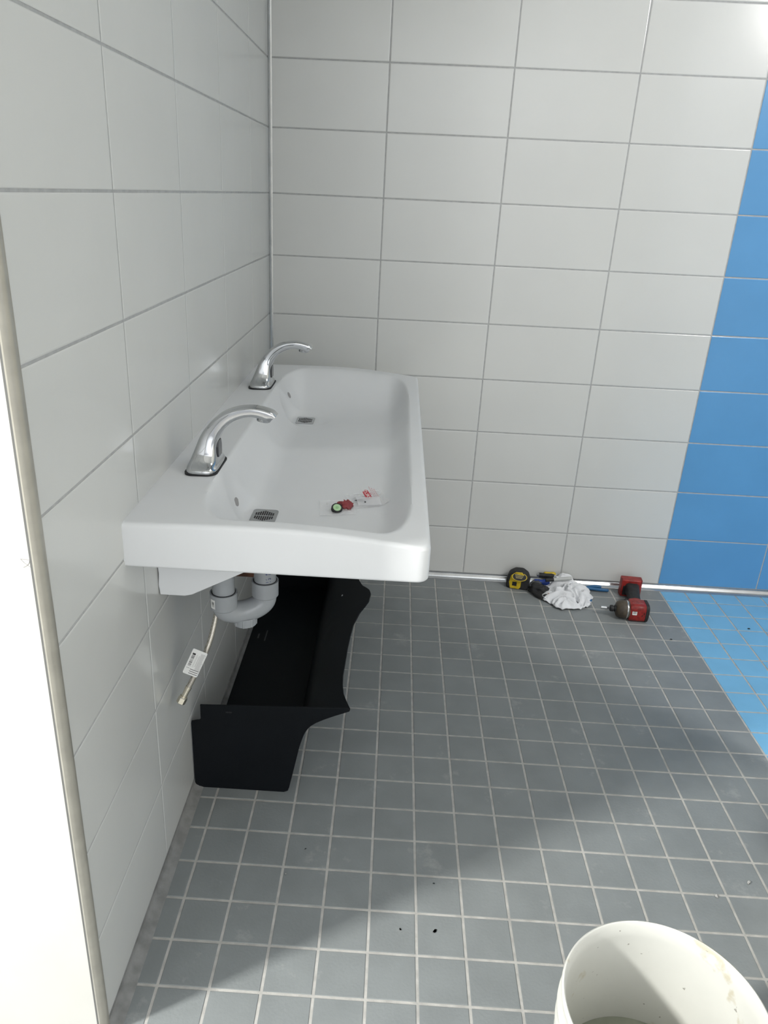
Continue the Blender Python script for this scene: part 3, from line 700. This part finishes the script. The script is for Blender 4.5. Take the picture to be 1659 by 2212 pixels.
for a, cx in ((-8, 0.030), (8, 0.038)):
    panel('vent_slot', M['rubber'], hs, cx, math.radians(a), 0.003, 0.008, 0.0350)
# trigger web, handle and battery foot (thickness lies in z)
mb = MB(); mb.prism([(-0.020, 0.030), (0.042, 0.030), (0.040, 0.052), (0.020, 0.060), (-0.010, 0.050)], 'Z', 0.010, 0.060); mb.build('handle_root', M['red_plastic'], TI, bevel=0.006, seg=3)
mb = MB(); mb.prism([(-0.029, 0.036), (-0.018, 0.032), (-0.010, 0.050), (-0.018, 0.066), (-0.026, 0.060)], 'Z', 0.020, 0.050); mb.build('trigger', M['rubber'], TI, bevel=0.004)
rings = []
for y, xa, xb, hz in ((0.046, -0.004, 0.044, 0.023), (0.075, 0.0, 0.046, 0.024), (0.11, 0.006, 0.053, 0.023), (0.145, 0.010, 0.061, 0.024), (0.180, 0.006, 0.066, 0.026)):
    rings.append([(u, y, z0+q) for u, q in rrect((xa+xb)/2, 0, (xb-xa)/2, hz, 0.014, 5)])
mb = MB(); mb.loft(rings); mb.build('handle_grip', M['black_grip'], TI, ang=50)
mb = MB(); mb.prism([(-0.010, 0.176), (0.068, 0.174), (0.080, 0.182), (0.082, 0.216), (-0.008, 0.219), (-0.012, 0.200)], 'Z', 0.0, 0.074); ft = mb.build('battery_foot', M['red_plastic'], TI, bevel=0.004, seg=2)
mb = MB(); mb.prism([(-0.002, 0.1735), (0.020, 0.1735), (0.020, 0.180), (-0.002, 0.180)], 'Z', 0.008, 0.048); mb.build('contact_recess', M['rubber'], ft, bevel=0.001)

# ------------------------------------------------------------ rag and tools in the heap
def rag(name, cx, cy, rx, ry, h, seed, label, rot=0.0, zoff=0.0):
    T = thing(name, (cx, cy, 0.0), label, 'rag')
    mb = MB(); nr, na = 44, 150; V = [(0, 0, h)]
    def hgt(u, v, q):
        a = noise.noise(Vector((u*16+seed, v*16, seed)))
        r1 = 1-abs(noise.noise(Vector((u*15+2*a, v*22-2*a, seed*2))))*2.2
        r2 = 1-abs(noise.noise(Vector((u*34+a*3, v*34+a, seed*3))))*2.2
        base = h*(1-q**2.4)
        return max(0.003+zoff, 0.004+zoff+base*(0.62+0.30*a)+0.022*r1*(1-q**5)+0.006*r2)
    V = [(0, 0, hgt(0, 0, 0))]
    for i in range(1, nr+1):
        for k in range(na):
            th = 2*PI*k/na; q = i/nr
            R = 1+0.24*noise.noise(Vector((math.cos(th)*1.7+seed, math.sin(th)*1.7, 0)))+0.10*noise.noise(Vector((math.cos(th)*5, math.sin(th)*5, seed)))
            u = rx*R*q*math.cos(th); v = ry*R*q*math.sin(th)
            z = hgt(u, v, q)
            sw = 0.006*noise.noise(Vector((u*30, v*30, seed+5)))
            uu, vv = u+sw, v+0.006*noise.noise(Vector((v*30, u*30, seed+8)))
            V.append((uu*math.cos(rot)-vv*math.sin(rot), uu*math.sin(rot)+vv*math.cos(rot), z))
    F = [(0, 1+k, 1+(k+1) % na) for k in range(na)]
    for i in range(nr-1):
        for k in range(na):
            a = 1+i*na+k; b_ = 1+i*na+(k+1) % na; F.append((a, a+na, b_+na, b_))
    mb.add(V, F); o = mb.build('cloth', M['cloth'], T, ang=180)
    md = o.modifiers.new('s', 'SOLIDIFY'); md.thickness = 0.0015; md.offset = 1
    return T
rag('cleaning_rag', 1.210, -0.138, 0.116, 0.088, 0.040, 3.3, 'crumpled white cotton rag heaped over hand tools on the grey floor', rot=0.5)
rag('cleaning_rag', 1.200, -0.050, 0.080, 0.026, 0.056, 7.7, 'narrow twisted white cloth behind the larger rag, along the back wall', rot=0.0)

def rod(T, pts, r, mt, name, n=14): 
    mb = MB(); mb.tube([Vector(p)-T.location for p in pts], r, n); return mb.build(name, mt, T, ang=40)
def pliers(p_head, ends, mt, label, headmat):
    T = thing('pliers', (p_head[0], p_head[1], 0), label, 'pliers')
    for e in ends:
        m_ = ((p_head[0]+e[0])/2, (p_head[1]+e[1])/2+(0.008 if e is ends[0] else -0.008), 0.011)
        s = (e[0]-0.05*(e[0]-p_head[0])/0.2, e[1], 0.010)
        rod(T, cr([(p_head[0]+0.02, p_head[1], 0.011), m_, (e[0]-0.03, e[1], 0.011), (e[0], e[1], 0.010)], 6), [0.0065]*18+[0.0052], mt, 'handle')
    mb = MB(); P = [(-0.035, -0.006), (-0.012, -0.014), (0.012, -0.014), (0.028, -0.007), (0.028, 0.007), (0.012, 0.014), (-0.012, 0.014), (-0.035, 0.006)]
    mb.prism(P, 'Z', 0.004, 0.018); mb.build('jaws', headmat, T, bevel=0.002)
    return T
pliers((1.20, -0.060), [(1.389, -0.062), (1.366, -0.036)], M['blue_grip'], 'pliers whose paired blue handles stick out right of the rag', M['dark_grey'])
pliers((1.215, -0.185), [(1.300, -0.158)], M['blue_grip'], 'tool with a single blue handle tip showing under the rag, nearest the driver', M['dark_grey'])

def screwdriver(a, b, r, mth, mtc, label, shaft=0.06, mts=None, name='screwdriver'):
    T = thing(name, (a[0], a[1], 0), label, 'screwdriver'); A = Vector(a); B = Vector(b); d_ = (B-A).normalized()
    L = (B-A).length; pts = [A+d_*L*t for t in (0, .06, .2, .5, .8, .93, 1)]
    rod(T, pts, [r*.6, r*.95, r, r*.85, r, r*.8, r*.5], mth, 'handle', 10)
    rod(T, [A-d_*0.0005, A+d_*L*0.10], [r*.7, r*1.06], mtc, 'end_cap', 12)
    rod(T, [B, B+d_*shaft], r*0.3, mts or M['steel'], 'shaft', 8)
    return T
screwdriver((1.098, -0.034, 0.050), (1.172, -0.036, 0.048), 0.0095, M['black_grip'], M['steel'], 'black handled screwdriver resting on the heap between tape measure and rag', 0.05)
screwdriver((1.130, -0.018, 0.046), (1.178, -0.018, 0.048), 0.010, M['yellow'], M['yellow'], 'yellow handled screwdriver lying behind the black one, next to the wall', 0.05)
screwdriver((1.085, -0.050, 0.022), (1.150, -0.050, 0.026), 0.0125, M['royal_blue'], M['royal_blue'], 'royal blue handled screwdriver just right of the tape measure', 0.07)
# marker with white barrel
TQ = thing('marker_pen', (1.135, -0.064, 0), 'black and white marker lying across the heap under the rag edge', 'pen')
rod(TQ, [(1.128, -0.072, 0.046), (1.160, -0.070, 0.049)], 0.0075, M['rubber'], 'cap'); rod(TQ, [(1.160, -0.070, 0.049), (1.232, -0.066, 0.058)], 0.0070, mat('grey white barrel', (0.45, 0.46, 0.45), 0.4), 'barrel')
# black glove-like pouch
T = thing('work_glove', (1.098, -0.105, 0), 'crumpled black work glove in front of the screwdrivers', 'glove')
def lump(T, c, rx, ry, rz_, mt, name, seed, amp=0.25, rot=0.0):
    bm = bmesh.new(); bmesh.ops.create_icosphere(bm, subdivisions=4, radius=1)
    for v in bm.verts:
        k = 1+amp*noise.noise(v.co*1.8+Vector((seed, 0, 0)))+amp*0.5*noise.noise(v.co*4.5+Vector((0, seed, 0)))
        p = v.co*k; p = Vector((p.x*rx, p.y*ry, p.z*rz_)); p = Matrix.Rotation(rot, 3, 'Z')@p; p += Vector(c)
        p.z = max(p.z, 0.0015); v.co = p-T.location
    me = bpy.data.meshes.new(name); bm.to_mesh(me); bm.free(); me.materials.append(mt)
    me.polygons.foreach_set('use_smooth', [True]*len(me.polygons))
    o = bpy.data.objects.new(name, me); COL.objects.link(o); o.parent = T; return o
lump(T, (1.100, -0.105, 0.018), 0.042, 0.026, 0.024, M['black_grip'], 'palm', 2.0, 0.3, -0.5)
lump(T, (1.088, -0.080, 0.028), 0.026, 0.014, 0.016, M['dark_grey'], 'cuff', 5.0, 0.25, 0.3)
rod(T, cr([(1.085, -0.125, 0.012), (1.105, -0.142, 0.012), (1.130, -0.150, 0.012)], 5), [0.009]*10+[0.005], M['black_grip'], 'finger')
rod(T, cr([(1.075, -0.110, 0.012), (1.085, -0.135, 0.010), (1.110, -0.160, 0.010)], 5), [0.009]*10+[0.005], M['black_grip'], 'finger')
# chrome ring and orange tool end
T = thing('utility_knife', (1.135, -0.150, 0), 'small tool with an orange body and chrome ring end poking out left of the rag', 'hand tool')
rod(T, [(1.128, -0.152, 0.016), (1.165, -0.140, 0.020)], 0.011, M['orange'], 'body')
mb = MB(); pts = [(1.118+0.014*math.cos(t)-T.location.x, -0.158+0.009*math.sin(t)-T.location.y, 0.020+0.004*math.sin(t)) for t in [2*PI*k/24 for k in range(25)]]
mb.tube(pts, 0.0028, 10); mb.build('ring', M['chrome'], T)

# ------------------------------------------------------------ black bag corner at the right edge and floor crumbs
T = thing('tool_bag', (1.575, -1.385, 0), 'black tool bag whose corner just enters at the right edge of the floor', 'bag')
lump(T, (1.575, -1.385, 0.04), 0.095, 0.09, 0.05, M['black_grip'], 'bag_body', 1.0, 0.08)
rod(T, cr([(1.535, -1.385, 0.075), (1.555, -1.385, 0.105), (1.595, -1.385, 0.105), (1.615, -1.385, 0.075)], 6), 0.006, M['black_grip'], 'bag_handle')
def crumb(x, y, s, mt, label, seed, flat=0.5):
    s *= 0.62; T = thing('debris_crumb', (x, y, 0), label, 'debris', 'crumbs scattered on the floor')
    lump(T, (x, y, s*flat*0.8), s, s*0.6, s*flat, mt, 'crumb', seed, 0.7, seed)
crumb(0.621, -1.691, 0.007, M['ink_grey'], 'grey flake of debris on the floor left of the bucket', 1, 0.15)
crumb(0.546, -1.692, 0.004, M['ink_grey'], 'small pale scrap on the floor left of the grey flake', 2, 0.15)
crumb(0.623, -1.566, 0.004, M['crumb_dark'], 'tiny dark speck on the floor tile above the grey flake', 3)
crumb(1.369, -1.504, 0.008, M['crumb_white'], 'pale plaster crumb near the right edge, beside the black bag', 4)
crumb(1.276, -1.550, 0.007, M['crumb_white'], 'pale plaster crumb on a grout crossing behind the bucket', 5)
crumb(1.864, -0.295, 0.007, M['crumb_dark'], 'dark crumb on the blue floor tiles', 6)
crumb(0.317, -1.489, 0.003, M['crumb_dark'], 'tiny black speck on the tile right in front of the black shroud', 7)
crumb(0.280, -1.566, 0.004, M['crumb_white'], 'white speck on the grout line in front of the black shroud', 8)
crumb(1.536, -0.407, 0.006, M['crumb_dark'], 'dark speck on the last grey tile column beside the blue tiles', 9)
